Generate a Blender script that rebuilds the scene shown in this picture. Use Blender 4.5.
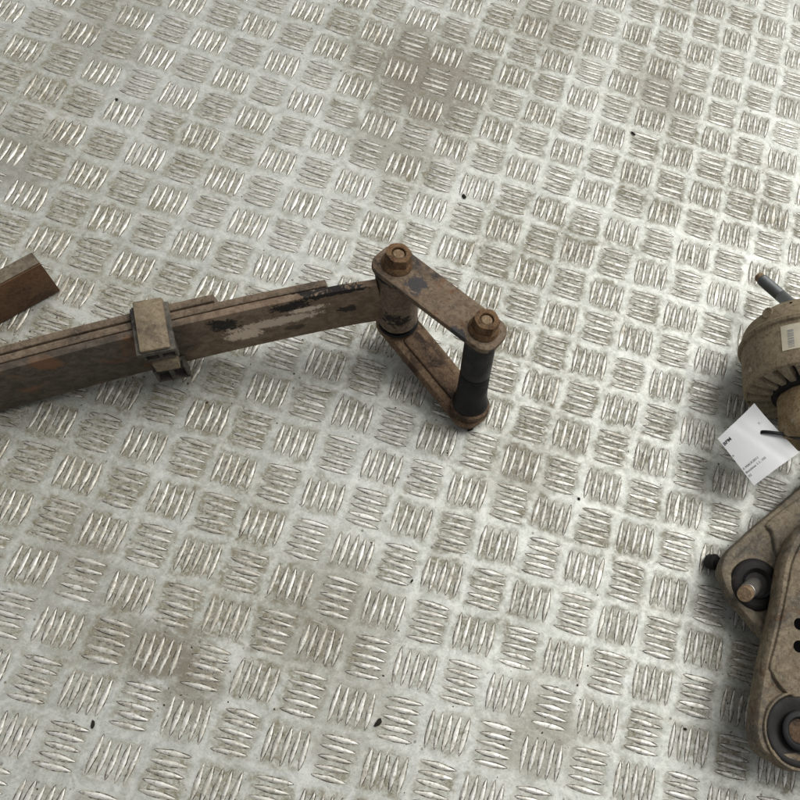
import bpy, bmesh, math, random
from mathutils import Vector, Matrix

for o in list(bpy.data.objects):
    bpy.data.objects.remove(o, do_unlink=True)
SC = bpy.context.scene
COL = SC.collection
rnd = random.Random(7)

# ------------------------------------------------------------------ camera
CAM = Vector((0.0, 0.0, 0.7465469))
R_ROW = (Vector((0.915473, 0.367808, 0.163175)),
         Vector((0.402379, -0.836819, -0.371248)),
         Vector((0.0, 0.405526, -0.914083)))        # right, down, forward
FOC, PPX, PPY = 850.0, 545.12, 400.08               # for an 800 px picture
cd = bpy.data.cameras.new('camera')
cam = bpy.data.objects.new('camera', cd)
COL.objects.link(cam)
rx, dn, fw = R_ROW
m3 = Matrix((rx, -dn, -fw)).transposed()
cam.matrix_world = Matrix.Translation(CAM) @ m3.to_4x4()
cd.sensor_width = 36.0
cd.lens = 36.0 * FOC / 800.0
cd.shift_x = -(PPX - 400.0) / 800.0
cd.shift_y = (PPY - 400.0) / 800.0
cd.clip_start = 0.01
cd.clip_end = 100.0
SC.camera = cam

# ------------------------------------------------------------------ light
SUN_EL, SUN_AZ = math.radians(58), math.radians(30)   # azimuth from +Y towards +X
world = bpy.data.worlds.new('World')
SC.world = world
world.use_nodes = True
wn, wl = world.node_tree.nodes, world.node_tree.links
bg = wn['Background']
sky = wn.new('ShaderNodeTexSky')
sky.sky_type = 'NISHITA'
sky.sun_disc = False
sky.sun_elevation = SUN_EL
sky.sun_rotation = SUN_AZ
sky.dust_density = 6.0
sky.ozone_density = 1.0
hs = wn.new('ShaderNodeHueSaturation')                # an overcast, nearly grey sky
hs.inputs['Saturation'].default_value = 0.07
wl.new(sky.outputs[0], hs.inputs['Color'])
wl.new(hs.outputs[0], bg.inputs['Color'])
bg.inputs['Strength'].default_value = 0.08
sd = bpy.data.lights.new('overcast_sun', 'SUN')
sd.energy = 1.45
sd.angle = math.radians(50)
sd.color = (1.0, 0.97, 0.9)
sun = bpy.data.objects.new('overcast_sun', sd)
COL.objects.link(sun)
sdir = Vector((math.sin(SUN_AZ) * math.cos(SUN_EL), math.cos(SUN_AZ) * math.cos(SUN_EL), math.sin(SUN_EL)))
sun.rotation_euler = sdir.to_track_quat('Z', 'Y').to_euler()
sun.location = sdir * 3
SC.view_settings.view_transform = 'Standard'
SC.view_settings.look = 'None'
SC.view_settings.gamma = 1.0
SC.view_settings.use_curve_mapping = False
SC.view_settings.exposure = 0.02

# ------------------------------------------------------------------ helpers
def at(px, py, z):
    """world point at height z seen at photo pixel (800 px picture)"""
    d = rx * ((px - PPX) / FOC) + dn * ((py - PPY) / FOC) + fw
    s = (z - CAM.z) / d.z
    return CAM + d * s

def cam_dir(x, y, z):
    return (rx * x + dn * y + fw * z).normalized()

def mk(name, verts, faces, mats, parent=None, smooth=True, fm=None, uvs=None, auto=None):
    org = Vector((0, 0, 0))
    if parent is not None:
        q = parent
        while q is not None:
            org = org + q.location
            q = q.parent
    me = bpy.data.meshes.new(name)
    me.from_pydata([tuple(Vector(v) - org) for v in verts], [], faces)
    if not isinstance(mats, (list, tuple)):
        mats = [mats]
    for m in mats:
        me.materials.append(m)
    if fm:
        for p, i in zip(me.polygons, fm):
            p.material_index = i
    if uvs:
        ul = me.uv_layers.new(name='UVMap')
        for lp in me.loops:
            ul.data[lp.index].uv = uvs[lp.vertex_index]
    bm = bmesh.new(); bm.from_mesh(me)
    bmesh.ops.recalc_face_normals(bm, faces=bm.faces)
    bm.to_mesh(me); bm.free()
    if smooth:
        for p in me.polygons:
            p.use_smooth = True
        me.set_sharp_from_angle(angle=math.radians(auto or 38))
    o = bpy.data.objects.new(name, me)
    COL.objects.link(o)
    if parent is not None:
        o.parent = parent
    return o

def empty(name, loc, label, cat, group=None):
    o = bpy.data.objects.new(name, None)
    COL.objects.link(o)
    o.location = loc
    o.empty_display_size = 0.02
    o['label'] = label
    o['category'] = cat
    if group:
        o['group'] = group
    return o

def tag(o, label, cat, group=None):
    o['label'] = label
    o['category'] = cat
    if group:
        o['group'] = group

def frame(axis, hint=Vector((0.3, 0.2, 1))):
    a = Vector(axis).normalized()
    u = hint - a * hint.dot(a)
    if u.length < 1e-4:
        u = Vector((1, 0, 0)) - a * a.x
    u.normalize()
    return u, a.cross(u), a

def revolve(prof, org, axis, n=48, wob=0.0, seed=1, hint=Vector((0.3, 0.2, 1)), kr=1.0):
    """prof: list of (radius, s along axis)"""
    u, v, a = frame(axis, hint)
    rg = random.Random(seed)
    ph = rg.random() * 6
    V, F = [], []
    for r, s in prof:
        for k in range(n):
            t = 2 * math.pi * k / n
            rr = r * kr * (1 + wob * math.sin(3 * t + ph + s * 90) + wob * 0.6 * math.sin(7 * t + ph * 2))
            V.append(Vector(org) + u * (rr * math.cos(t)) + v * (rr * math.sin(t)) + a * s)
    for i in range(len(prof) - 1):
        for k in range(n):
            F.append((i * n + k, i * n + (k + 1) % n, (i + 1) * n + (k + 1) % n, (i + 1) * n + k))
    if prof[0][0] > 1e-6:
        pass
    return V, F

def close_caps(V, F, prof, n):
    F = list(F)
    F.append(tuple(range(n))[::-1])
    m = (len(prof) - 1) * n
    F.append(tuple(range(m, m + n)))
    return V, F

def catmull(P, k=6, closed=True):
    out = []
    n = len(P)
    rng = range(n) if closed else range(n - 1)
    for i in rng:
        if closed:
            p0, p1, p2, p3 = P[(i - 1) % n], P[i], P[(i + 1) % n], P[(i + 2) % n]
        else:
            p0, p1, p2, p3 = P[max(i - 1, 0)], P[i], P[i + 1], P[min(i + 2, n - 1)]
        for j in range(k):
            t = j / k
            out.append(0.5 * ((2 * p1) + (p2 - p0) * t + (2 * p0 - 5 * p1 + 4 * p2 - p3) * t * t + (3 * p1 - p0 - 3 * p2 + p3) * t ** 3))
    if not closed:
        out.append(P[-1])
    return out

def slab(outline, rings, up=Vector((0, 0, 1))):
    """outline: closed list of points; rings: list of (inset, height) from bottom to top;
    caps both ends. Insets go towards the inside of the outline."""
    n = len(outline)
    area = 0
    for i in range(n):
        a, b = outline[i], outline[(i + 1) % n]
        area += a.x * b.y - b.x * a.y
    sg = 1 if area > 0 else -1
    nr = []
    for i in range(n):
        t = (outline[(i + 1) % n] - outline[i - 1])
        t = t - up * t.dot(up)
        t.normalize()
        nr.append(up.cross(t) * sg)
    V, F = [], []
    for ins, h in rings:
        for i in range(n):
            V.append(outline[i] + nr[i] * ins + up * h)
    for r in range(len(rings) - 1):
        for i in range(n):
            F.append((r * n + i, r * n + (i + 1) % n, (r + 1) * n + (i + 1) % n, (r + 1) * n + i))
    F.append(tuple(range(n))[::-1])
    m = (len(rings) - 1) * n
    F.append(tuple(range(m, m + n)))
    return V, F

def sweep(path, sect, frames, uv0=0.0):
    """path: points; sect: closed list of (a,b); frames: list of (A,B) vectors per path point"""
    n = len(sect)
    V, F, UV = [], [], []
    L = uv0
    for i, p in enumerate(path):
        if i:
            L += (p - path[i - 1]).length
        A, B = frames[i]
        for a, b in sect:
            V.append(p + A * a + B * b)
            UV.append((L, b))
    for i in range(len(path) - 1):
        for k in range(n):
            F.append((i * n + k, i * n + (k + 1) % n, (i + 1) * n + (k + 1) % n, (i + 1) * n + k))
    F.append(tuple(range(n))[::-1])
    m = (len(path) - 1) * n
    F.append(tuple(range(m, m + n)))
    return V, F, UV

def rrect(a0, a1, b0, b1, r, k=3):
    out = []
    for cx, cy, s in ((a1 - r, b1 - r, 0), (a0 + r, b1 - r, 1), (a0 + r, b0 + r, 2), (a1 - r, b0 + r, 3)):
        for j in range(k + 1):
            t = math.pi / 2 * (s + j / k)
            out.append((cx + r * math.cos(t), cy + r * math.sin(t)))
    return out

def block(org, X, Y, Z, r=0.0015):
    """rounded box from org spanning vectors X, Y, Z"""
    bm = bmesh.new()
    bmesh.ops.create_cube(bm, size=1.0)
    lx, ly, lz = X.length, Y.length, Z.length
    for v in bm.verts:
        v.co = Vector((v.co.x * lx, v.co.y * ly, v.co.z * lz))
    bmesh.ops.bevel(bm, geom=list(bm.edges), offset=min(r, lx * .45, ly * .45, lz * .45), segments=2, affect='EDGES', profile=0.5)
    c = Vector(org) + (X + Y + Z) * 0.5
    xn, yn, zn = X.normalized(), Y.normalized(), Z.normalized()
    bm.verts.index_update()
    V = [c + xn * v.co.x + yn * v.co.y + zn * v.co.z for v in bm.verts]
    F = [tuple(v.index for v in f.verts) for f in bm.faces]
    bm.free()
    return V, F

# ------------------------------------------------------------------ materials
class NT:
    def __init__(self, name):
        self.m = bpy.data.materials.new(name)
        self.m.use_nodes = True
        self.t = self.m.node_tree
        self.n, self.l = self.t.nodes, self.t.links
        self.b = self.n['Principled BSDF']
    def new(self, t, **kw):
        x = self.n.new(t)
        for k, v in kw.items():
            setattr(x, k, v)
        return x
    def link(self, a, b):
        self.l.new(a, b)
    def geo(self):
        if not hasattr(self, '_g'):
            self._g = self.new('ShaderNodeNewGeometry')
        return self._g.outputs['Position']
    def noise(self, scale, detail=6, rough=0.6, vec=None, dist=0.0, out='Fac'):
        x = self.new('ShaderNodeTexNoise')
        x.inputs['Scale'].default_value = scale
        x.inputs['Detail'].default_value = detail
        x.inputs['Roughness'].default_value = rough
        x.inputs['Distortion'].default_value = dist
        self.link(vec if vec is not None else self.geo(), x.inputs['Vector'])
        return x.outputs[out]
    def ramp(self, fac, a, b, lo=0.0, hi=1.0):
        x = self.new('ShaderNodeMapRange', clamp=True, interpolation_type='SMOOTHSTEP')
        x.inputs['From Min'].default_value = a
        x.inputs['From Max'].default_value = b
        x.inputs['To Min'].default_value = lo
        x.inputs['To Max'].default_value = hi
        self.link(fac, x.inputs['Value'])
        return x.outputs[0]
    def math(self, op, a, b=None, c=None, clamp=False):
        x = self.new('ShaderNodeMath', operation=op, use_clamp=clamp)
        for i, v in enumerate((a, b, c)):
            if v is None:
                continue
            if isinstance(v, (int, float)):
                x.inputs[i].default_value = v
            else:
                self.link(v, x.inputs[i])
        return x.outputs[0]
    def mix(self, fac, a, b):
        x = self.new('ShaderNodeMix', data_type='RGBA')
        if isinstance(fac, (int, float)):
            x.inputs['Factor'].default_value = fac
        else:
            self.link(fac, x.inputs['Factor'])
        for k, v in ((6, a), (7, b)):
            if isinstance(v, (tuple, list)):
                x.inputs[k].default_value = (*v, 1) if len(v) == 3 else v
            else:
                self.link(v, x.inputs[k])
        return x.outputs[2]
    def bump(self, h, strength, dist=0.001, prev=None):
        x = self.new('ShaderNodeBump')
        x.inputs['Strength'].default_value = strength
        x.inputs['Distance'].default_value = dist
        self.link(h, x.inputs['Height'])
        if prev is not None:
            self.link(prev, x.inputs['Normal'])
        return x.outputs[0]
    def set(self, **kw):
        for k, v in kw.items():
            k = k.replace('_', ' ')
            i = self.b.inputs[k]
            if isinstance(v, (int, float)):
                i.default_value = v
            elif isinstance(v, (tuple, list)):
                i.default_value = (*v, 1) if len(v) == 3 else v
            else:
                self.link(v, i)

def rusty(name, base, light, dark, dark_amt=0.45, rust=(0.2, 0.085, 0.035), rust_amt=0.62, scale=1.0, rough=0.85, bump=0.5, spec=0.25, patches=()):
    t = NT(name)
    big = t.noise(30 * scale, 7, 0.65, dist=0.5)
    mid = t.noise(120 * scale, 9, 0.72, dist=0.6)
    grit = t.noise(330 * scale, 7, 0.75)
    fine = t.noise(900 * scale, 4, 0.7)
    c = t.mix(t.ramp(mid, 0.43, 0.58), base, light)
    c = t.mix(t.ramp(t.math('ADD', t.math('MULTIPLY', big, 0.75), t.math('MULTIPLY', mid, 0.25)), 1 - dark_amt - 0.05, 1 - dark_amt + 0.07), c, dark)
    rn = t.noise(58 * scale, 8, 0.75, dist=1.0)
    c = t.mix(t.ramp(rn, rust_amt - 0.02, rust_amt + 0.07, 0, 0.8), c, rust)
    c = t.mix(t.ramp(grit, 0.53, 0.62, 0, 0.6), c, tuple(x * 0.38 for x in base))
    c = t.mix(t.ramp(grit, 0.46, 0.37, 0, 0.5), c, tuple(min(1, x * 1.35) for x in light))
    c = t.mix(t.ramp(fine, 0.54, 0.64, 0, 0.4), c, tuple(x * 0.5 for x in base))
    for pt, rad, col in patches:                 # worn or painted spots of their own colour
        dd = t.new('ShaderNodeVectorMath', operation='DISTANCE')
        t.link(t.geo(), dd.inputs[0]); dd.inputs[1].default_value = tuple(pt)
        wv_ = t.math('ADD', t.math('DIVIDE', dd.outputs['Value'], rad), t.math('MULTIPLY', t.math('SUBTRACT', t.noise(110, 7, 0.7, dist=1.0), 0.5), 3.0))
        c = t.mix(t.ramp(wv_, 1.05, 0.8, 0, 0.92), c, col)
    sc1 = t.new('ShaderNodeMapping'); t.link(t.geo(), sc1.inputs['Vector'])
    sc1.inputs['Rotation'].default_value = (0.3, 0.4, 0.9)
    sc1.inputs['Scale'].default_value = (60, 1400, 300)
    c = t.mix(t.ramp(t.noise(1.0, 3, 0.5, vec=sc1.outputs[0]), 0.66, 0.74, 0, 0.35), c, tuple(min(1, x * 1.6) for x in light))
    b = t.bump(mid, bump, 0.0012)
    b = t.bump(grit, bump, 0.0008, b)
    t.set(Base_Color=c, Roughness=t.ramp(mid, 0.3, 0.7, rough - 0.15, rough + 0.08), Normal=b, Specular_IOR_Level=spec)
    return t.m

M = {}
M['leaf_edge'] = rusty('leaf_edge', (0.15, 0.112, 0.078), (0.215, 0.165, 0.118), (0.075, 0.06, 0.046), 0.42)
M['shackle'] = rusty('shackle', (0.145, 0.105, 0.071), (0.21, 0.158, 0.11), (0.05, 0.046, 0.045), 0.43, rust=(0.17, 0.085, 0.04), rust_amt=0.58, patches=[(at(416, 285, .121), .009, (0.055, 0.055, 0.06)), (at(457, 337, .121), .008, (0.055, 0.055, 0.06)), (at(494, 357, .117), .006, (0.05, 0.05, 0.056))])
M['link'] = rusty('link', (0.165, 0.108, 0.064), (0.235, 0.165, 0.105), (0.07, 0.045, 0.03), 0.49, rust=(0.14, 0.07, 0.035), rust_amt=0.57, bump=0.9)
M['nut'] = rusty('nut', (0.14, 0.083, 0.042), (0.215, 0.135, 0.072), (0.06, 0.036, 0.022), 0.45, rust=(0.15, 0.068, 0.028), rust_amt=0.55, scale=1.8)
M['rust_dark'] = rusty('rust_dark', (0.1, 0.062, 0.038), (0.165, 0.112, 0.07), (0.035, 0.024, 0.018), 0.5, scale=1.5)
M['bar'] = rusty('brown_bar', (0.11, 0.058, 0.028), (0.145, 0.082, 0.043), (0.06, 0.033, 0.019), 0.45, rust=(0.14, 0.065, 0.022), rust_amt=0.62, bump=0.25, rough=0.7)
M['bar_top'] = rusty('brown_bar_edge', (0.13, 0.105, 0.075), (0.19, 0.16, 0.12), (0.08, 0.06, 0.04), 0.42, bump=0.3)
M['clip_tan'] = rusty('clip_strap', (0.215, 0.17, 0.113), (0.275, 0.222, 0.152), (0.12, 0.095, 0.07), 0.42, rust_amt=0.75, bump=0.25)
M['clip_dark'] = rusty('clip_liner', (0.075, 0.068, 0.058), (0.13, 0.115, 0.095), (0.03, 0.028, 0.026), 0.42, rust_amt=0.9, bump=0.3)
M['mount'] = rusty('mount_shell', (0.25, 0.198, 0.128), (0.33, 0.268, 0.18), (0.15, 0.12, 0.082), 0.4, rust=(0.2, 0.12, 0.06), rust_amt=0.66, bump=0.25)
M['mount_rib'] = rusty('mount_rubber', (0.25, 0.205, 0.145), (0.34, 0.285, 0.2), (0.13, 0.105, 0.078), 0.4, rust_amt=0.9, bump=0.2)
M['boss'] = rusty('mount_casting', (0.27, 0.19, 0.1), (0.37, 0.28, 0.17), (0.15, 0.1, 0.055), 0.36, rust=(0.4, 0.36, 0.29), rust_amt=0.6, bump=0.6, patches=[(at(797, 424, .1), .011, (0.55, 0.53, 0.47))])
M['arm'] = rusty('control_arm', (0.18, 0.148, 0.104), (0.25, 0.21, 0.152), (0.12, 0.108, 0.09), 0.48, rust=(0.14, 0.085, 0.05), rust_amt=0.6, bump=0.35)
M['arm_worn'] = rusty('control_arm_worn', (0.19, 0.152, 0.103), (0.275, 0.226, 0.158), (0.115, 0.103, 0.085), 0.47, rust=(0.12, 0.07, 0.04), rust_amt=0.55, bump=0.6)
M['stud_brown'] = rusty('stud_brown', (0.2, 0.13, 0.075), (0.3, 0.22, 0.14), (0.09, 0.06, 0.035), 0.4, scale=2.0)

def rubber(name, col, rough, dust=(0.13, 0.11, 0.085), dust_lo=0.52):
    t = NT(name)
    a = t.noise(70, 6, 0.65)
    f = t.noise(700, 4, 0.6)
    c = t.mix(t.ramp(a, dust_lo, dust_lo + 0.25, 0, 0.6), col, dust)
    t.set(Base_Color=c, Roughness=t.ramp(a, 0.3, 0.7, rough - 0.08, rough + 0.15), Normal=t.bump(f, 0.2, 0.0004), Specular_IOR_Level=0.3)
    return t.m
M['rubber'] = rubber('black_rubber', (0.007, 0.007, 0.008), 0.5, dust_lo=0.62)
M['rubber_dusty'] = rubber('dusty_rubber', (0.013, 0.012, 0.011), 0.6, dust=(0.085, 0.07, 0.05), dust_lo=0.53)
M['tie'] = rubber('tie_plastic', (0.008, 0.008, 0.009), 0.3, dust_lo=0.75)
M['crumb_brown'] = rubber('rust_grit', (0.06, 0.042, 0.026), 0.9, dust=(0.13, 0.09, 0.055), dust_lo=0.45)
M['crumb'] = rubber('dirt_crumb', (0.02, 0.017, 0.013), 0.9, dust=(0.06, 0.045, 0.03))

def simple(name, col, rough=0.6, metal=0.0):
    t = NT(name)
    a = t.noise(150, 5, 0.6)
    c = t.mix(t.ramp(a, 0.3, 0.7), tuple(x * 0.9 for x in col), tuple(min(1, x * 1.06) for x in col))
    t.set(Base_Color=c, Roughness=rough, Metallic=metal)
    return t.m
t_ = NT('tag_paper'); t_.set(Base_Color=t_.mix(t_.ramp(t_.noise(60, 3, 0.5), 0.35, 0.65), (0.87, 0.885, 0.885), (0.9, 0.91, 0.91)), Roughness=0.4); M['paper'] = t_.m
t_ = NT('black_void'); t_.set(Base_Color=t_.mix(t_.noise(200), (0.003, 0.003, 0.003), (0.006, 0.005, 0.005)), Roughness=1.0, Specular_IOR_Level=0.0); M['void'] = t_.m
M['ink'] = simple('ink', (0.03, 0.03, 0.035), 0.6)
M['ink_grey'] = simple('ink_grey', (0.3, 0.3, 0.31), 0.6)
M['sticker'] = simple('sticker', (0.62, 0.57, 0.44), 0.4)
M['green'] = simple('green_print', (0.12, 0.25, 0.1), 0.5)
M['zinc'] = simple('zinc_thread', (0.2, 0.215, 0.22), 0.42, 0.7)
M['steel'] = simple('bare_steel', (0.35, 0.33, 0.3), 0.4, 0.8)

def leaf_material():
    """main leaf: dusty brown, black paint left in patches, a scuffed cream smear"""
    t = NT('main_leaf')
    uvn = t.new('ShaderNodeUVMap')
    sx = t.new('ShaderNodeSeparateXYZ')
    t.link(uvn.outputs[0], sx.inputs[0])
    u, v = sx.outputs[0], sx.outputs[1]
    mid = t.noise(110, 9, 0.72, dist=0.5)
    big = t.noise(34, 6, 0.6, dist=0.6)
    fine = t.noise(420, 6, 0.75)
    c = t.mix(t.ramp(mid, 0.42, 0.6), (0.165, 0.113, 0.075), (0.255, 0.188, 0.132))
    # darker greasy half towards the middle of the spring
    g = t.math('ADD', u, t.math('MULTIPLY', t.math('SUBTRACT', big, 0.5), 0.22))
    c = t.mix(t.ramp(g, 0.41, 0.33, 0, 0.86), c, t.mix(t.ramp(mid, 0.35, 0.7), (0.045, 0.04, 0.033), (0.115, 0.098, 0.076)))
    # rust blooms on the greasy half
    rb = t.noise(24, 5, 0.6, dist=0.8)
    c = t.mix(t.math('MULTIPLY', t.ramp(rb, 0.56, 0.68, 0, 0.8), t.ramp(g, 0.42, 0.36)), c, (0.2, 0.1, 0.05))
    # black paint patches near the top edge of the outer half
    def patch(u0, v0, su, sv):
        a = t.math('POWER', t.math('DIVIDE', t.math('SUBTRACT', u, u0), su), 2.0)
        b = t.math('POWER', t.math('DIVIDE', t.math('SUBTRACT', v, v0), sv), 2.0)
        return t.math('SUBTRACT', 1.0, t.math('SQRT', t.math('ADD', a, b)))
    nz = t.noise(130, 8, 0.75, dist=0.8)
    nz2 = t.math('MULTIPLY', t.math('SUBTRACT', nz, 0.5), 2.4)
    for (u0, v0, su, sv, k) in BLACK:
        p = t.math('ADD', patch(u0, v0, su, sv), nz2)
        c = t.mix(t.ramp(p, 0.28, 0.4, 0, k), c, (0.012, 0.012, 0.012))
    for (u0, v0, su, sv, k) in CREAM:
        p = t.math('ADD', patch(u0, v0, su, sv), t.math('MULTIPLY', t.math('SUBTRACT', t.noise(230, 8, 0.78, dist=0.6), 0.5), 2.6))
        c = t.mix(t.ramp(p, 0.15, 0.4, 0, k), c, (0.78, 0.65, 0.52))
    c = t.mix(t.ramp(fine, 0.56, 0.8, 0, 0.5), c, (0.035, 0.028, 0.02))
    c = t.mix(t.ramp(fine, 0.3, 0.44, 0.4, 0), c, (0.27, 0.215, 0.155))
    b = t.bump(mid, 0.35, 0.0012)
    b = t.bump(fine, 0.4, 0.0005, b)
    t.set(Base_Color=c, Roughness=t.ramp(nz, 0.3, 0.7, 0.62, 0.85), Normal=b, Specular_IOR_Level=0.3)
    return t.m

# ------------------------------------------------------------------ floor: aluminium five-bar tread plate
U = 0.04
ANG = math.atan2(0.00557807, 0.03960915)
LAT0 = Vector((-0.22949, 0.18936, 0.0))
I0, I1, J0, J1 = -20, 24, -30, 18

def plate_colour(t, bar):
    """shared look of sheet and bars; bars are scuffed cleaner than the sheet"""
    big = t.noise(4.2, 6, 0.62, dist=0.6)
    mid = t.noise(26, 8, 0.68, dist=0.8)
    mid2 = t.noise(95, 7, 0.7, dist=0.5)
    fine = t.noise(900, 4, 0.7)
    return big, mid, mid2, fine

def make_plate_material():
    t = NT('tread_plate')
    tc = t.new('ShaderNodeTexCoord')
    loc = tc.outputs['Object']
    big, mid, mid2, fine = plate_colour(t, False)
    # coordinates inside each pattern cell, edges broken up by noise
    dn_ = t.new('ShaderNodeTexNoise'); dn_.inputs['Scale'].default_value = 70; dn_.inputs['Detail'].default_value = 5
    t.link(loc, dn_.inputs['Vector'])
    sc = t.new('ShaderNodeVectorMath', operation='SCALE'); sc.inputs['Scale'].default_value = 1.0 / U
    t.link(loc, sc.inputs[0])
    ds = t.new('ShaderNodeVectorMath', operation='SUBTRACT'); t.link(dn_.outputs['Color'], ds.inputs[0]); ds.inputs[1].default_value = (0.5, 0.5, 0.5)
    dm = t.new('ShaderNodeVectorMath', operation='SCALE'); dm.inputs['Scale'].default_value = 0.42; t.link(ds.outputs[0], dm.inputs[0])
    ad = t.new('ShaderNodeVectorMath', operation='ADD'); t.link(sc.outputs[0], ad.inputs[0]); t.link(dm.outputs[0], ad.inputs[1])
    s = t.new('ShaderNodeSeparateXYZ'); t.link(ad.outputs[0], s.inputs[0])
    def cell(x):
        return t.math('ABSOLUTE', t.math('SUBTRACT', t.math('FRACT', t.math('ADD', x, 0.5)), 0.5))
    cx, cy = cell(s.outputs[0]), cell(s.outputs[1])
    box = t.math('MAXIMUM', cx, cy)
    inside = t.ramp(box, 0.5, 0.31)                     # 1 inside the group of bars
    # grime film: settles between the bars, large clouds over the sheet
    clouds = t.math('ADD', t.math('MULTIPLY', big, 0.75), t.math('MULTIPLY', mid, 0.45))
    film = t.math('MULTIPLY', inside, t.ramp(clouds, 0.42, 0.72, 0.14, 1.0))
    film = t.math('ADD', film, t.ramp(clouds, 0.55, 0.78, 0.0, 0.6), clamp=True)
    film = t.math('MULTIPLY', film, t.ramp(t.noise(190, 8, 0.75, dist=0.6), 0.38, 0.58, 0.25, 1.0))
    c = t.mix(t.ramp(t.noise(60, 9, 0.75, dist=1.5), 0.4, 0.6), (0.485, 0.502, 0.468), (0.645, 0.66, 0.618))
    c = t.mix(film, c, (0.235, 0.216, 0.148))
    smv = t.new('ShaderNodeMapping'); t.link(t.geo(), smv.inputs['Vector'])
    smv.inputs['Rotation'].default_value = (0, 0, 0.7)
    smv.inputs['Scale'].default_value = (9, 34, 1)
    sm = t.noise(1.0, 8, 0.72, vec=smv.outputs[0], dist=0.8)
    c = t.mix(t.math('MULTIPLY', t.ramp(sm, 0.53, 0.68, 0, 0.5), t.ramp(mid2, 0.38, 0.58, 0.35, 1.0)), c, (0.3, 0.28, 0.215))
    c = t.mix(t.ramp(sm, 0.45, 0.36, 0, 0.5), c, (0.7, 0.715, 0.69))
    # darker soiled places
    st = t.noise(9.5, 7, 0.7, dist=1.4)
    stain = t.ramp(st, 0.6, 0.74, 0, 1)
    stain = t.math('MULTIPLY', stain, t.ramp(mid2, 0.35, 0.6, 0.3, 1.0))
    c = t.mix(t.math('MULTIPLY', stain, 0.5), c, (0.24, 0.205, 0.155))
    for (sx_, sy_, rad, k) in STAINS:
        d = t.new('ShaderNodeVectorMath', operation='DISTANCE')
        t.link(t.geo(), d.inputs[0]); d.inputs[1].default_value = (sx_, sy_, 0)
        w = t.math('ADD', t.math('DIVIDE', d.outputs['Value'], rad), t.math('MULTIPLY', t.math('SUBTRACT', mid, 0.5), 2.6))
        w = t.math('ADD', w, t.math('MULTIPLY', t.math('SUBTRACT', mid2, 0.5), 1.3))
        c = t.mix(t.ramp(w, 1.15, 0.3, 0, min(0.85, k * 1.35)), c, (0.2, 0.178, 0.13))
    # specks
    vo = t.new('ShaderNodeTexVoronoi'); vo.inputs['Scale'].default_value = 130
    t.link(t.geo(), vo.inputs['Vector'])
    vs = t.new('ShaderNodeSeparateXYZ'); t.link(vo.outputs['Color'], vs.inputs[0])
    sp = t.math('MULTIPLY', t.ramp(vo.outputs['Distance'], 0.2, 0.1), t.ramp(vs.outputs[0], 0.86, 0.9))
    c = t.mix(t.math('MULTIPLY', sp, 0.75), c, (0.12, 0.1, 0.075))
    # scuffs: thin scratches in two directions
    scr = None
    for ang, sc_, seed in ((0.5, 1.0, 0.0), (2.2, 1.3, 5.0), (1.2, 0.9, 9.0)):
        mp = t.new('ShaderNodeMapping'); t.link(t.geo(), mp.inputs['Vector'])
        mp.inputs['Rotation'].default_value = (0, 0, ang)
        mp.inputs['Location'].default_value = (seed, seed * .3, 0)
        mp.inputs['Scale'].default_value = (30 * sc_, 900 * sc_, 1)
        nn = t.noise(1.0, 3, 0.5, vec=mp.outputs[0])
        q = t.ramp(nn, 0.66, 0.73)
        scr = q if scr is None else t.math('MAXIMUM', scr, q)
    c = t.mix(t.math('MULTIPLY', scr, 0.5), c, (0.68, 0.69, 0.67))
    grit = t.noise(420, 6, 0.75)
    c = t.mix(t.ramp(grit, 0.54, 0.64, 0, 0.42), c, (0.25, 0.23, 0.185))
    mk2 = t.noise(210, 8, 0.8, dist=2.0)
    c = t.mix(t.ramp(mk2, 0.59, 0.64, 0, 0.7), c, (0.17, 0.15, 0.115))
    c = t.mix(t.ramp(grit, 0.45, 0.36, 0, 0.4), c, (0.7, 0.705, 0.68))
    metal = t.ramp(film, 0.0, 0.9, 0.54, 0.12)
    rough = t.math('ADD', t.ramp(mid2, 0.3, 0.7, 0.5, 0.6), t.math('MULTIPLY', film, 0.16))
    b = t.bump(mid2, 0.22, 0.0008)
    b = t.bump(grit, 0.16, 0.0004, b)
    t.set(Base_Color=c, Metallic=metal, Roughness=rough, Normal=b)
    return t.m

def make_bar_materials():
    t = NT('tread_bar_metal')
    big, mid, mid2, fine = plate_colour(t, True)
    clouds = t.math('ADD', t.math('MULTIPLY', big, 0.6), t.math('MULTIPLY', mid2, 0.6))
    c = t.mix(t.ramp(clouds, 0.5, 0.74, 0, 0.85), (0.74, 0.74, 0.7), (0.44, 0.41, 0.335))
    c = t.mix(t.ramp(t.noise(75, 4, 0.6), 0.5, 0.66, 0, 0.6), c, (0.4, 0.37, 0.3))
    c = t.mix(t.ramp(t.noise(300, 6, 0.78), 0.54, 0.62, 0, 0.7), c, (0.2, 0.175, 0.135))
    b = t.bump(t.noise(330, 5, 0.65), 0.35, 0.0006)
    t.set(Base_Color=c, Metallic=0.5, Roughness=t.ramp(mid2, 0.3, 0.7, 0.42, 0.58), Normal=b)
    g = NT('bar_foot_grime')
    n = g.noise(130, 8, 0.75)
    c2 = g.mix(g.ramp(n, 0.42, 0.58), (0.05, 0.042, 0.031), (0.4, 0.375, 0.31))
    g.set(Base_Color=c2, Roughness=0.85, Metallic=0.0)
    return t.m, g.m

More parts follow.
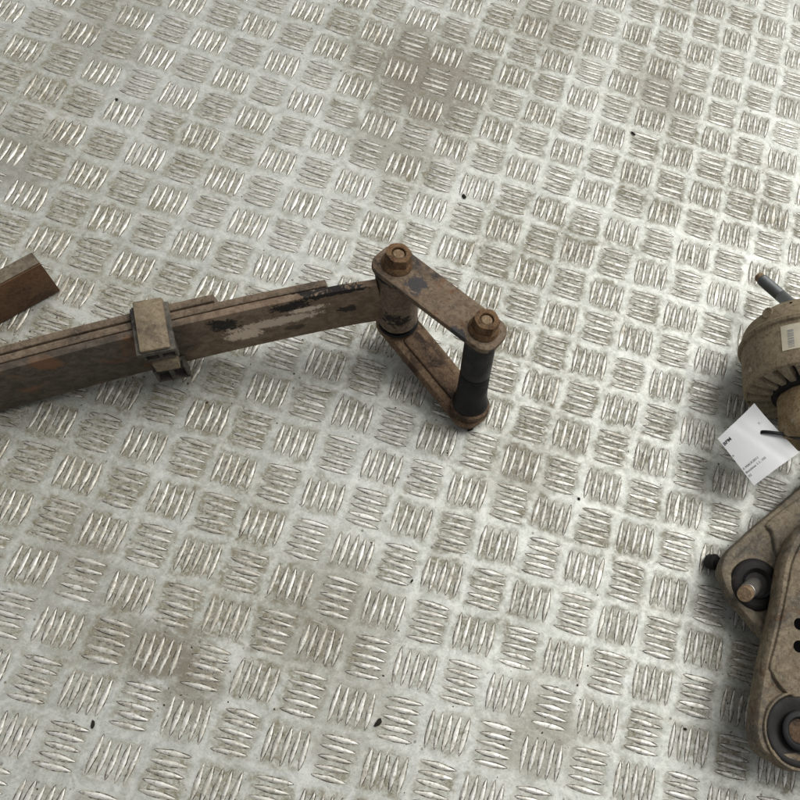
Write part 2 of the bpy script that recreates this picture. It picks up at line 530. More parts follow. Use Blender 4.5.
def stain_at(px, py, r, k):
    p = at(px, py, 0)
    return (p.x, p.y, r, k)
STAINS = [stain_at(425, 75, .085, .6), stain_at(395, 150, .06, .4), stain_at(660, 95, .05, .42), stain_at(172, 655, .035, .6), stain_at(190, 690, .03, .5), stain_at(120, 640, .04, .35),
          stain_at(540, 730, .05, .42), stain_at(20, 160, .05, .35), stain_at(100, 30, .06, .25), stain_at(330, 610, .07, .35),
          stain_at(560, 25, .06, .3), stain_at(70, 560, .05, .3), stain_at(350, 700, .05, .25), stain_at(520, 470, .04, .3)]

plate_mat = make_plate_material()
bar_mats = make_bar_materials()

gx0, gx1 = (I0 - 1) * U, (I1 + 1) * U
gy0, gy1 = -(J1 + 1) * U, -(J0 - 1) * U
gv, gf = [], []
for x in (gx0, gx1):
    for y in (gy0, gy1):
        for z in (0.0, -0.004):
            gv.append((x, y, z))
gf = [(0, 2, 6, 4), (1, 5, 7, 3), (0, 4, 5, 1), (2, 3, 7, 6), (0, 1, 3, 2), (4, 6, 7, 5)]
plate = mk('floor', gv, gf, plate_mat, smooth=False)
plate.location = LAT0
plate.rotation_euler = (0, 0, ANG)
plate['kind'] = 'structure'

BL, BW, BH, BP = 0.37 * U, 0.047 * U, 0.00085, 0.183 * U     # half length, half width, height, pitch
def bar_geometry(seed):
    g = random.Random(seed)
    st = [-1, -0.82, -0.45, 0, 0.45, 0.82, 1]
    V, F, FM = [], [], []
    hw = BW * g.uniform(0.82, 1.08)
    hk = g.uniform(0.42, 1.15)
    lk = g.uniform(0.93, 1.03)
    sk = 0.00085
    tops = []
    for s in st:
        w = hw * max(0.0, 1 - abs(s) ** 1.75) ** 0.9
        e = abs(s) == 1
        x = s * BL * lk * g.uniform(0.985, 1.015)
        dy = 0 if e else g.uniform(-.0002, .0002)
        w *= g.uniform(0.86, 1.12)
        h = 0.0 if e else hk * BH * (0.5 + 0.5 * (1 - s * s)) * g.uniform(0.92, 1.08)
        wo = w + sk
        row = [(x * (1.03 if e else 1), -wo + dy, 0.00006), (x, -w * 0.96 - (0.0001 if not e else 0) + dy, 0.0002 if not e else 0.00008), (x, -w * 0.68 + dy, h),
               (x, w * 0.68 + dy, h), (x, w * 0.96 + (0.0001 if not e else 0) + dy, 0.0002 if not e else 0.00008), (x * (1.03 if e else 1), wo + dy, 0.00006)]
        if e:
            row[0] = (x * 1.04, -0.0002, 0.00006); row[5] = (x * 1.04, 0.0002, 0.00006)
        V += row
    for i in range(len(st) - 1):
        for k in range(5):
            F.append((i * 6 + k, (i + 1) * 6 + k, (i + 1) * 6 + k + 1, i * 6 + k + 1))
            FM.append(1 if k in (0, 4) else 0)
    return V, F, FM

NV = 20
variants = [bar_geometry(s) for s in range(NV)]
bar_meshes = []
for vi, (V, F, FM) in enumerate(variants):
    me = bpy.data.meshes.new('tread_bar')
    me.from_pydata(V, [], F)
    me.materials.append(bar_mats[0]); me.materials.append(bar_mats[1])
    for p, k in zip(me.polygons, FM):
        p.material_index = k; p.use_smooth = (k == 0)
    bar_meshes.append(me)

def project(P):
    d = P - CAM
    z = d.dot(fw)
    return FOC * d.dot(rx) / z + PPX, FOC * d.dot(dn) / z + PPY, z

pl_m = Matrix.Translation(LAT0) @ Matrix.Rotation(ANG, 4, 'Z')
bars = []
for i in range(I0, I1 + 1):
    for j in range(J0, J1 + 1):
        hor = (i + j) % 2 == 0
        for k in range(-2, 3):
            ox, oy = (0, k * BP) if hor else (k * BP, 0)
            ox += rnd.uniform(-.00025, .00025); oy += rnd.uniform(-.00025, .00025)
            a = (0 if hor else math.pi / 2) + rnd.uniform(-.04, .04)
            if rnd.random() < 0.5:
                a += math.pi
            bars.append((i * U + ox, -j * U + oy, a, rnd.randrange(NV)))
def hidden(px, py):
    # things that stand on the sheet
    if px < 70 and 245 < py < 340: return True
    if px < 400 and 405 - 0.26 * px - 75 < py < 425 - 0.26 * px: return True
    if 360 < px < 510 and 240 < py < 435: return True
    if px > 712 and py > 270: return True
    return False
cand = []
for n, b in enumerate(bars):
    X, Y, z = project(pl_m @ Vector((b[0], b[1], 0)))
    if 16 < X < 784 and 16 < Y < 784 and not hidden(X, Y):
        cand.append((z, n))
cand.sort()
single = set(n for z, n in cand[:300])
V, F, FM = [], [], []
for n, (x, y, a, vi) in enumerate(bars):
    if n in single:
        o = bpy.data.objects.new('tread_bar', bar_meshes[vi])
        o.location = (x, y, 0); o.rotation_euler = (0, 0, a)
        o.parent = plate
        COL.objects.link(o)
        continue
    ca, sa = math.cos(a), math.sin(a)
    v_, f_, m_ = variants[vi]
    base = len(V)
    V += [(x + ca * p[0] - sa * p[1], y + sa * p[0] + ca * p[1], p[2]) for p in v_]
    F += [tuple(q + base for q in f) for f in f_]
    FM += m_
me = bpy.data.meshes.new('tread_bars')
me.from_pydata(V, [], F)
me.materials.append(bar_mats[0]); me.materials.append(bar_mats[1])
me.polygons.foreach_set('material_index', FM)
me.polygons.foreach_set('use_smooth', [k == 0 for k in FM])
tb = bpy.data.objects.new('tread_bars', me)
COL.objects.link(tb)
tb.parent = plate
tb['kind'] = 'stuff'

# ------------------------------------------------------------------ leaf spring with shackle
Zr = Vector((0, 0, 1))
bot = [(0, 412), (75, 391.5), (144, 373.5), (200, 359), (250, 347), (300, 336), (358, 325.5)]
LP = []
for bx, by in bot:
    LP.append(at(bx, by, 0.004 + 0.038 * bx / 365))
# quadratic fit of the side of the main leaf in plan
e_u = (LP[-1] - LP[0]); e_u.z = 0; LEN = e_u.length; e_u.normalize()
e_n = Vector((-e_u.y, e_u.x, 0))                      # away from the camera
def lsq(pts):
    S = [[0.0] * 4 for _ in range(3)]
    for a, b in pts:
        r = [1, a, a * a]
        for i in range(3):
            for j in range(3):
                S[i][j] += r[i] * r[j]
            S[i][3] += r[i] * b
    for i in range(3):
        pv = S[i][i]
        S[i] = [x / pv for x in S[i]]
        for k in range(3):
            if k != i:
                fct = S[k][i]
                S[k] = [x - fct * y for x, y in zip(S[k], S[i])]
    return [S[i][3] for i in range(3)]
qa = lsq([((p - LP[0]).dot(e_u), (p - LP[0]).dot(e_n)) for p in LP])
base0 = Vector((LP[0].x, LP[0].y, 0))
SLOPE = 0.038 / LEN
def leaf_pt(s, off=0.0):
    """s metres along from the frame's left edge; off away from camera"""
    n = qa[0] + qa[1] * s + qa[2] * s * s
    dn_ds = qa[1] + 2 * qa[2] * s
    tg = (e_u + e_n * dn_ds).normalized()
    nn = Vector((-tg.y, tg.x, 0))
    p = base0 + e_u * s + e_n * n + nn * off
    p.z = 0.004 + SLOPE * s
    t3 = (tg + Zr * SLOPE).normalized()
    d = (Zr - t3 * Zr.dot(t3)).normalized()
    return p, nn, d, t3
LW, LT, LG = 0.066, 0.0069, 0.0013
root = empty('leaf_spring', base0 + e_u * 0.2, 'rusty leaf spring with bolted shackle lying across the tread plate', 'leaf spring')

# places on the main leaf, u measured from the start of the sweep
S0 = -0.20
def u_of(px):      # photo x to distance along the sweep (front face)
    best = None
    for k in range(0, 400):
        s = -0.05 + k * 0.001
        p, nn, d, t3 = leaf_pt(s)
        x, y, z = project(p + d * LW * 0.5)
        if best is None or abs(x - px) < best[0]:
            best = (abs(x - px), s)
    return best[1] - S0
BLACK = [(u_of(303), 0.057, 0.027, 0.011, 0.97), (u_of(234), 0.05, 0.017, 0.016, 0.95), (u_of(345), 0.064, 0.04, 0.005, 0.95),
         (u_of(352), 0.034, 0.012, 0.008, 0.85), (u_of(298), 0.02, 0.012, 0.006, 0.6)]
CREAM = [(u_of(282), 0.036, 0.05, 0.009, 0.8), (u_of(247), 0.026, 0.019, 0.011, 0.95), (u_of(316), 0.047, 0.02, 0.005, 0.9)]
M['main_leaf'] = leaf_material()

EYE_T = at(396, 269, 0.114)
EYE_B = at(398, 319, 0.038)
POST_T = at(482, 333, 0.114)
POST_B = at(470, 403, 0.022)
eye_ax = (EYE_T - EYE_B).normalized()
eye_c = EYE_B
ER = 0.0178

def add_leaf(k, s_end, mat):
    s = S0
    path, fr = [], []
    N = 46
    off = k * (LT + LG)
    for i in range(N + 1):
        ss = S0 + (s_end - S0) * i / N
        p, nn, d, t3 = leaf_pt(ss, off)
        path.append(p); fr.append((nn, d))
    if k == 0:
        # bend the last bit into the eye
        p, nn, d, t3 = leaf_pt(s_end, 0)
        tgt = eye_c + eye_ax * ((p - eye_c).dot(eye_ax))
        end = tgt - t3 * (ER * 0.55) - nn * (LT * 0.5)
        for q in (0.35, 0.7, 1.0):
            b = p + t3 * ((end - p).dot(t3) * q)
            side = (end - p).dot(nn) * (q * q * (3 - 2 * q))
            path.append(b + nn * side + Zr * ((end - p).z * 0)); fr.append((nn, d))
    v, f, uv = sweep(path, rrect(0, LT, 0, LW if k == 0 else LW - 0.0015, 0.0016, 2), fr)
    o = mk('leaf', v, f, mat, root, uvs=uv)
    return o

s_eye = (EYE_B - base0).dot(e_u)
add_leaf(0, s_eye - 0.040, M['main_leaf'])
def s_of_top(px, k):
    for q in range(0, 500):
        s = q * 0.001
        p, nn, d, t3 = leaf_pt(s, k * (LT + LG))
        if project(p + d * LW)[0] > px:
            return s
    return 0.3
add_leaf(1, s_of_top(325, 1), M['leaf_edge'])
add_leaf(2, s_of_top(213, 2), M['leaf_edge'])

# rolled eye of the main leaf with its bush
EL = (EYE_T - EYE_B).length
prof = [(0.0095, 0.0015), (ER - 0.0015, 0.0015), (ER, 0.003), (ER * 1.01, EL * .5), (ER, EL - 0.004), (ER - 0.0012, EL - 0.0025), (0.0095, EL - 0.0025)]
M['eye'] = rusty('rolled_eye', (0.165, 0.123, 0.088), (0.235, 0.182, 0.132), (0.05, 0.042, 0.035), 0.4, rust_amt=0.72, patches=[(at(397, 313, .062), .0125, (0.012, 0.012, 0.013))])
v, f = revolve(prof, EYE_B, eye_ax, 48, 0.006)
eye = mk('eye', v, f, M['eye'], root)
v, f = revolve([(0.006, -0.0045), (ER - 0.0005, -0.0045), (ER + 0.0008, -0.003), (ER - 0.0003, -0.0012), (0.006, -0.0012)], EYE_B, eye_ax, 48)
mk('bush_flange', v, f, M['rubber'], root)
v, f = revolve([(0.005, EL - .002), (ER - .001, EL - .002), (ER - .0002, EL - 0.0002), (ER - 0.001, EL + 0.0012), (.005, EL + .0012)], EYE_B, eye_ax, 48)
mk('bush_flange', v, f, M['rubber'], root)

def bar_plate(A, B, up, half, th, ext, rc):
    """flat link through A and B with well rounded corners; underside passes through A and B"""
    t = (B - A); L = t.length; t.normalize()
    up = (up - t * up.dot(t)).normalized()
    w = up.cross(t)
    pts = []
    pr = rrect(-ext, L + ext, -half, half, rc, 7)
    out = [A + t * a + w * b for a, b in pr]
    return out, up
TH = 0.006
up0 = ((EYE_T - EYE_B).normalized() + (POST_T - POST_B).normalized()).normalized()
out, up1 = bar_plate(EYE_T + eye_ax * 0.001, POST_T, up0, 0.0182, TH, 0.0182, 0.0130)
v, f = slab(out, [(0.0008, 0), (0, 0.0008), (0, TH - 0.0014), (0.0005, TH - 0.0004), (0.0015, TH)], up1)
plate_up = mk('shackle_plate', v, f, M['shackle'], root)
post_ax = (POST_T - POST_B).normalized()
A2 = EYE_B - eye_ax * 0.0047
B2 = POST_B - post_ax * 0.0065
TH2 = 0.009
out, up2 = bar_plate(A2, B2, up0, 0.0186, TH2, 0.0176, 0.0145)
v, f = slab(out, [(0.0022, -TH2), (0.0004, -TH2 + 0.002), (0, -TH2 * .5), (0.0006, -0.0018), (0.0024, 0)], up2)
mk('shackle_plate', v, f, M['link'], root)
# raised web pressed along the lower plate
t2 = (B2 - A2).normalized(); w2 = up2.cross(t2)
o2 = [A2 + t2 * a + w2 * b for a, b in rrect(0.016, (B2 - A2).length - 0.012, -0.0095, 0.0095, 0.004, 4)]
v, f = slab(o2, [(0, -0.001), (0.001, 0.0018), (0.0022, 0.0024)], up2)
mk('web', v, f, M['rust_dark'], root)

# post with two rubber bushes and a rusty lower flange
PL = (POST_T - POST_B).length
v, f = revolve([(0.006, -0.0065), (0.0172, -0.0065), (0.0182, -0.005), (0.0182, -0.001), (0.0165, 0.0008), (0.006, 0.0008)], POST_B, post_ax, 40, 0.01)
mk('flange', v, f, M['rust_dark'], root)
h = PL * 0.47
v, f = revolve([(0.006, 0.0006), (0.0158, 0.0006), (0.0166, 0.002), (0.0162, 0.0045), (0.0145, 0.009), (0.0137, 0.02), (0.0134, h - 0.0012), (0.0128, h), (0.006, h)], POST_B, post_ax, 40)
mk('bush', v, f, M['rubber'], root)
v, f = revolve([(0.006, h + 0.0004), (0.0129, h + 0.0004), (0.0135, h + 0.0016), (0.0134, PL - 0.012), (0.0145, PL - 0.004), (0.0158, PL - 0.001), (0.006, PL - 0.0005)], POST_B, post_ax, 40)
mk('bush', v, f, M['rubber'], root)

def nut(P, ax, rot, rf=0.0132, af=0.0098, hh=0.0155, par=None):
    u, w, a = frame(ax)
    V, F = [], []
    # flange skirt
    n = 36
    prof = [(rf - 0.001, 0.0), (rf, 0.0009), (rf - 0.0004, 0.0026), (af * 1.17, 0.0052)]
    for r, s in prof:
        for k in range(n):
            t = 2 * math.pi * k / n + rot
            V.append(P + u * (r * math.cos(t)) + w * (r * math.sin(t)) + a * s)
    # hexagon with chamfered top, bored
    def hexr(t, m=1.0):
        q = (t % (math.pi / 3)) - math.pi / 6
        return min(af / math.cos(q), af * m)
    rows = [(1.15, 0.0053), (1.15, hh - 0.0016), (1.045, hh - 0.0003), (0.94, hh)]
    for m_, s in rows:
        for k in range(n):
            t = 2 * math.pi * k / n
            r = hexr(t, m_)
            V.append(P + u * (r * math.cos(t + rot)) + w * (r * math.sin(t + rot)) + a * s)
    for r, s in ((0.0064, hh), (0.0058, hh - 0.0006), (0.0058, hh - 0.004)):
        for k in range(n):
            t = 2 * math.pi * k / n + rot
            V.append(P + u * (r * math.cos(t)) + w * (r * math.sin(t)) + a * s)
    R = len(prof) + len(rows) + 3
    for i in range(R - 1):
        for k in range(n):
            F.append((i * n + k, i * n + (k + 1) % n, (i + 1) * n + (k + 1) % n, (i + 1) * n + k))
    o = mk('nut', V, F, M['nut'], par, auto=28)
    v, f = revolve([(0.0001, hh - 0.0012), (0.0042, hh - 0.0014), (0.0052, hh - 0.0024), (0.0055, hh - 0.004)], P, a, 24)
    mk('bolt_end', v, f, M['stud_brown'], o)
    return o
nut(EYE_T + eye_ax * 0.001 + up1 * TH, up1, 0.35, par=root)
nut(POST_T + up1 * TH, up1, 0.1, par=root)
# bolt heads below
for P, a in ((A2 - up2 * TH2, up2), (B2 - up2 * TH2, up2)):
    v, f = revolve([(0.0001, -0.004), (0.0085, -0.004), (0.0092, -0.0032), (0.0092, 0)], P, a, 6)
    mk('bolt_head', v, f, M['nut'], root, smooth=False)

# spring clip round the three leaves
sc_ = s_of_top(153, 0)
p, nn, d, t3 = leaf_pt(sc_)
d = (d + t3 * 0.125).normalized()          # the loose clip leans along the leaves
t3 = (t3 - d * t3.dot(d)).normalized()
p = p - t3 * 0.0088 - d * 0.003 - nn * 0.002
CW = 0.0228
n_lo, n_hi = -0.0165, 3 * (LT + LG) + 0.005
clip = mk('clip', *block(p + d * (LW + 0.0048) + nn * n_lo - t3 * CW * .5, t3 * CW, nn * (n_hi - n_lo), d * 0.0034, 0.0014), M['clip_tan'], root)
mk('clip_liner', *block(p + d * (LW - 0.0006) + nn * (n_lo - 0.0012) - t3 * (CW * .5 + 0.0035), t3 * (CW + 0.007), nn * (n_hi - n_lo - 0.003), d * 0.0054, 0.0012), M['clip_dark'], clip)
# back leg of the strap and its liner
mk('clip_leg', *block(p + d * -0.004 + nn * (n_hi - 0.0034) - t3 * CW * .5, t3 * CW, nn * 0.0034, d * (LW + 0.0100), 0.001), M['clip_tan'], clip)
mk('clip_liner', *block(p + d * -0.002 + nn * (3 * (LT + LG) + 0.0003) - t3 * (CW * .5 + 0.003), t3 * (CW + 0.006), nn * 0.0044, d * (LW + 0.002), 0.001), M['clip_dark'], clip)
# ribbed front liner: two pocketed blocks with a strap bridge between
def pocket_block(h0, h1, depth, name='clip_liner'):
    lw = CW + 0.004
    for (a, b) in ((-.5, -.41), (-.06, .06), (.41, .5)):
        mk('rib', *block(p + d * h0 - nn * depth + t3 * lw * a, t3 * lw * (b - a), nn * (depth - 0.0005), d * (h1 - h0), 0.0007), M['clip_dark'], clip)
    mk(name, *block(p + d * (h0 + 0.0002) - nn * 0.0042 - t3 * lw * .495, t3 * lw * .99, nn * 0.0038, d * (h1 - h0 - .0004), 0.0006), M['clip_dark'], clip)
    mk('rim', *block(p + d * (h0 - 0.0028) - nn * depth - t3 * lw * .5, t3 * lw, nn * (depth - 0.0004), d * 0.0026, 0.0007), M['clip_dark'], clip)
pocket_block(0.048, LW + 0.0002, 0.0118)
pocket_block(0.002, 0.022, 0.0105)
mk('clip_bridge', *block(p + d * 0.026 - nn * 0.0138 - t3 * CW * .42, t3 * CW * .86, nn * 0.0128, d * 0.0165, 0.0014), M['clip_tan'], clip)

# ------------------------------------------------------------------ brown bar at the left edge
zt = 0.05
a0, a1 = at(32, 252.5, zt), at(40.5, 263, zt)
dirb = (at(0, 269.5, zt) - at(32, 252.5, zt)); dirb.z = 0; dirb.normalize()
wv = (a1 - a0); wv.z = 0
wv = wv - dirb * wv.dot(dirb)
Lb = 0.22
bt = wv.length
wv.normalize()
rb = empty('steel_bar', Vector((a0.x, a0.y, 0)) + dirb * 0.05, 'smooth dark brown steel bar end at the left edge above the leaf spring', 'steel bar')
v, f = block(Vector((a0.x, a0.y, 0.0016)), dirb * Lb, wv * bt, Zr * (zt - 0.003), 0.0007)
mk('web', v, f, M['bar'], rb)
v, f = block(Vector((a0.x, a0.y, zt - 0.0012)) - wv * 0.0003 , dirb * Lb, wv * (bt - 0.0006), Zr * 0.0014, 0.0006)
mk('top_edge', v, f, M['bar_top'], rb)

# ------------------------------------------------------------------ engine mount
MA = cam_dir(0.06, -0.88, 0.47)                        # towards the domed end
MC = at(805.5, 350, 0.062)
mount = empty('engine_mount', Vector((MC.x, MC.y, 0)), 'round dusty engine mount with threaded stud and ribbed rubber underside', 'engine mount')
H0 = Vector((0, 0, 1))
shell_prof = [(0.0001, 0.037), (0.02, 0.0365), (0.036, 0.034), (0.045, 0.029), (0.0505, 0.021), (0.0545, 0.0175), (0.057, 0.0165), (0.0585, 0.014), (0.059, 0.004), (0.0622, 0.003), (0.0636, 0.0005),
              (0.0626, -0.002), (0.0602, -0.0032), (0.0605, -0.02), (0.0602, -0.044), (0.0592, -0.0468), (0.057, -0.048)]
v, f = revolve(shell_prof, MC, MA, 96, 0.0, hint=H0)
shell = mk('shell', v, f, M['mount'], mount)
# ribbed rubber underside
u, w, a = frame(MA, H0)
v, f = revolve([(0.0572, -0.046), (0.05, -0.0445), (0.040, -0.045), (0.0345, -0.05), (0.0335, -0.053), (0.0001, -0.053)], MC, MA, 72, hint=H0)
mk('rubber_cone', v, f, M['rubber_dusty'], mount)
NR = 22
for k in range(NR):
    t0 = 2 * math.pi * k / NR
    V_ = []
    for (r, s0_, s1_, hw_) in ((0.0568, -0.0452, -0.0488, 0.0058), (0.048, -0.0445, -0.0505, 0.0049), (0.035, -0.0452, -0.0512, 0.0036)):
        for sgn, s_, wsc in ((-1, s0_, 1.25), (-1, s1_, 0.7), (1, s1_, 0.7), (1, s0_, 1.25)):
            rad = u * math.cos(t0) + w * math.sin(t0)
            tan = w * math.cos(t0) - u * math.sin(t0)
            V_.append(MC + rad * r + tan * (sgn * hw_ * wsc) + a * s_)
    F_ = []
    for i in range(2):
        for q in range(4):
            F_.append((i * 4 + q, i * 4 + (q + 1) % 4, i * 4 + 4 + (q + 1) % 4, i * 4 + 4 + q))
    F_ += [(3, 2, 1, 0), (8, 9, 10, 11)]
    mk('rib', V_, F_, M['mount_rib'], mount, auto=50)
# casting under the rubber
def hexprof(org, ax, rows, n=8, rot=0.35, hint=H0):
    uu, ww, aa = frame(ax, hint)
    V, F = [], []
    N = n * 4
    for r, s in rows:
        for k in range(N):
            t = 2 * math.pi * k / N
            q = (t % (2 * math.pi / n)) - math.pi / n
            rr = min(r / math.cos(q), r * 1.05)
            V.append(org + uu * (rr * math.cos(t + rot)) + ww * (rr * math.sin(t + rot)) + aa * s)
    for i in range(len(rows) - 1):
        for k in range(N):
            F.append((i * N + k, i * N + (k + 1) % N, (i + 1) * N + (k + 1) % N, (i + 1) * N + k))
    F.append(tuple(range(N))); F.append(tuple(range((len(rows) - 1) * N, len(rows) * N))[::-1])
    return V, F
v, f = hexprof(MC, MA, [(0.027, -0.049), (0.0295, -0.057), (0.0295, -0.088), (0.027, -0.094), (0.0245, -0.0955)], 6, 0.3)
mk('casting', v, f, M['boss'], mount)
# threaded stud from the domed end
sb = at(781, 296, 0.052); stp = at(758.5, 276.5, 0.034)
sa_ = (stp - sb); sl = sa_.length; sa_.normalize()
prof = [(0.0062, -0.03)]
s = 0.0
while s < sl * 0.78:
    prof += [(0.0062, s), (0.0054, s + 0.0006)]
    s += 0.0013
prof += [(0.0062, sl * 0.8), (0.0058, sl * 0.82)]
v, f = revolve(prof, sb, sa_, 28)
stud = mk('stud', v, f, M['zinc'], mount, auto=60)
v, f = revolve([(0.0058, sl * 0.815), (0.0052, sl * 0.83), (0.005, sl * 0.985), (0.0043, sl), (0.0001, sl)], sb, sa_, 28)
mk('stud_tip', v, f, M['stud_brown'], stud)
# holes and dimples in the dome
def on_shell(px, py, zguess, out=0.0003):
    # nearest point of the camera ray on the revolved shell, marching
    dd = (rx * ((px - PPX) / FOC) + dn * ((py - PPY) / FOC) + fw).normalized()
    tt = 0.4
    while tt < 1.2:
        P = CAM + dd * tt
        q = P - MC
        s = q.dot(MA)
        r = (q - MA * s).length
        pr = shell_prof
        for i in range(len(pr) - 1):
            if pr[i + 1][1] <= s <= pr[i][1]:
                k = (s - pr[i + 1][1]) / max(1e-6, pr[i][1] - pr[i + 1][1])
                rr = pr[i + 1][0] + (pr[i][0] - pr[i + 1][0]) * k
                if r <= rr:
                    ds = pr[i][1] - pr[i + 1][1]; dr = pr[i][0] - pr[i + 1][0]
                    rad = (q - MA * s).normalized()
                    nrm = (rad * ds - MA * dr).normalized()
                    return P + nrm * out, nrm
        tt += 0.0004
    return None
for px, py, r in ((797, 296, 0.0042), (748, 326, 0.0016), (791, 303, 0.0012)):
    h_ = on_shell(px, py, 0.05)
    if h_:
        v, f = revolve([(r * 1.12, 0.0), (r, 0.0004), (r * 0.85, 0.0001), (0.0001, -0.0002)], h_[0], h_[1], 20)
        mk('hole', v, f, M['void'], shell)
h_ = on_shell(767.5, 313, 0.05)
if h_:
    v, f = revolve([(0.0058, -0.0006), (0.0055, 0.0005), (0.0044, 0.0007), (0.0038, 0.0002), (0.0001, 0.0001)], h_[0], h_[1], 24)
    mk('dimple', v, f, M['mount'], shell)
for px, py in ((750, 371),):
    h_ = on_shell(px, py, 0.05)
    if h_:
        v, f = revolve([(0.0042, -0.0016), (0.0040, 0.0010), (0.003, 0.002), (0.0001, 0.0022)], h_[0], h_[1], 20)
        mk('rivet', v, f, M['mount_rib'], shell)
# sticker wrapped on the wall
def wall_pt(ang, s, out):
    return MC + (u * math.cos(ang) + w * math.sin(ang)) * (0.0606 + out) + a * s
c0 = on_shell(783, 340, 0.05)
if c0:
    q = c0[0] - MC
    ang0 = math.atan2(q.dot(w), q.dot(u))
    # which way along the wall leads to the right in the photo
    sgn = 1 if project(wall_pt(ang0 + 0.1, -0.02, 0))[0] > project(wall_pt(ang0, -0.02, 0))[0] else -1
    def patch(a0_, a1_, s0_, s1_, out, mat, name, par, n=10):
        V_, F_ = [], []
        for i in range(n + 1):
            an = ang0 + sgn * (a0_ + (a1_ - a0_) * i / n)
            for s_, o_ in ((s0_, -0.0004), (s0_, out), (s1_, out), (s1_, -0.0004)):
                V_.append(wall_pt(an, s_, o_))
        for i in range(n):
            for q_ in range(4):
                F_.append((i * 4 + q_, i * 4 + (q_ + 1) % 4, i * 4 + 4 + (q_ + 1) % 4, i * 4 + 4 + q_))
        F_ += [(0, 1, 2, 3), (4 * n, 4 * n + 3, 4 * n + 2, 4 * n + 1)]
        return mk(name, V_, F_, mat, par)
    stk = patch(-0.02, 0.75, -0.0335, -0.0075, 0.0003, M['sticker'], 'sticker', mount)
    sp_ = -0.0315
    g2 = random.Random(4)
    while sp_ < -0.0125:
        ww_ = g2.choice((0.0005, 0.0008, 0.0013))
        patch(0.075, 0.165, sp_, sp_ + ww_, 0.00042, M['ink_grey'], 'barcode_line', stk, 2)
        sp_ += ww_ + g2.choice((0.0005, 0.0008, 0.0011))
    patch(0.37, 0.5, -0.0325, -0.026, 0.00042, M['green'], 'green_print', stk, 2)

# ------------------------------------------------------------------ control arms
def outline_at(P, z, k=5):
    return catmull([at(x, y, z) for x, y in P], k)
ra = empty('control_arm', Vector((*at(760, 570, 0).xy, 0)), 'rusty stamped control arm with black ball joint, lying beneath the other arm', 'control arm')
zt = 0.036
P1 = [(720.5, 574), (722, 560), (729, 549), (742, 537), (757, 523), (773, 510), (800, 487.5), (850, 447), (905, 470), (900, 560), (860, 640), (820, 668), (792, 660), (764, 637), (746, 616), (730, 597)]
ol = outline_at([(x + (1 if x < 780 else 0), y) for x, y in P1], zt)
v, f = slab(ol, [(0.003, -0.016), (0.0008, -0.0152), (0.0, -0.013), (0.0, -0.004), (0.0012, -0.0012), (0.0035, 0.0), (0.0075, 0.0), (0.0095, -0.0016), (0.011, -0.002)])
mk('arm_body', v, f, M['arm'], ra)
v, f = revolve([(0.0001, -0.034), (0.014, -0.034), (0.017, -0.031), (0.0175, -0.014)], at(757, 584, zt), Zr, 40)
mk('ball_joint_housing', v, f, M['arm'], ra)
# raised pressing with a step line, right of the ball joint
P1b = [(766, 523), (771, 532), (774, 548), (777, 556), (784, 562), (800, 566), (850, 560), (880, 500), (852, 462), (800, 497)]
ol = outline_at(P1b, zt)
v, f = slab(ol, [(0.0, -0.004), (0.0002, 0.0012), (0.0012, 0.0024), (0.003, 0.0028)])
mk('raised_panel', v, f, M['arm'], ra)
BJ = at(755.5, 584.5, zt - 0.001)
v, f = revolve([(0.0205, -0.004), (0.0205, 0.0005), (0.0195, 0.0022), (0.0165, 0.0036), (0.0132, 0.004), (0.0118, 0.0052), (0.0108, 0.0052), (0.0098, 0.0036), (0.0092, 0.0018), (0.0001, 0.0012)], BJ, Zr, 48, kr=1.12)
boot = mk('ball_joint_boot', v, f, M['rubber_dusty'], ra)
v, f = revolve([(0.0122, 0.0042), (0.0121, 0.0058), (0.0114, 0.0064), (0.0108, 0.0058), (0.0108, 0.0042)], BJ, Zr, 48, kr=1.12)
mk('boot_ring', v, f, M['tie'], boot)
tip = at(744.5, 594.5, 0.066)
sx_ = tip - (BJ - Vector((0, 0, 0.004)))
sl = sx_.length; sx_.normalize()
v, f = revolve([(0.0074, 0.0), (0.0072, sl * 0.55), (0.0064, sl * 0.6), (0.0063, sl * 0.66), (0.0068, sl * 0.68), (0.0068, sl * 0.72), (0.0062, sl * 0.735), (0.0066, sl * 0.75), (0.0066, sl * 0.8)], BJ - Vector((0, 0, 0.004)), sx_, 32)
st_ = mk('ball_stud', v, f, M['steel'], ra)
v, f = revolve([(0.0066, sl * 0.8), (0.0067, sl * 0.96), (0.006, sl), (0.0001, sl + 0.0002)], BJ - Vector((0, 0, 0.004)), sx_, 32, 0.01)
mk('stud_end', v, f, M['stud_brown'], st_)

fa = empty('control_arm', Vector((*at(785, 660, 0).xy, 0)), 'rusty stamped control arm with round rubber bush, lying on top near the bottom right corner', 'control arm')
zt = 0.064
P2 = [(752.5, 738), (753, 716), (755.5, 694), (761, 662), (768, 630), (774.5, 600), (780, 564), (788, 542), (800, 527), (835, 500), (900, 480), (930, 560), (915, 680), (885, 770), (840, 782), (800, 769), (776, 764), (760, 755)]
ol = outline_at([(x + (3 if x < 800 else 1), y - (2 if y > 730 else 0)) for x, y in P2], zt)
v, f = slab(ol, [(0.003, -0.0205), (0.0006, -0.0198), (0.0, -0.017), (0.0, -0.006), (0.0008, -0.002), (0.0028, 0.0), (0.0065, 0.0002), (0.0085, -0.001), (0.0098, -0.0014)])
mk('arm_body', v, f, M['arm_worn'], fa)
P2b = [(768.5, 666), (771, 673), (776, 682), (782, 690), (789, 695.5), (800, 697.5), (850, 690), (890, 600), (870, 530), (812, 535), (794, 556), (787, 585), (781, 615), (774, 645)]
ol = outline_at(P2b, zt)
v, f = slab(ol, [(0.0, -0.004), (0.0001, 0.0009), (0.001, 0.0022), (0.0028, 0.0027)])
pan = mk('raised_panel', v, f, M['arm_worn'], fa)
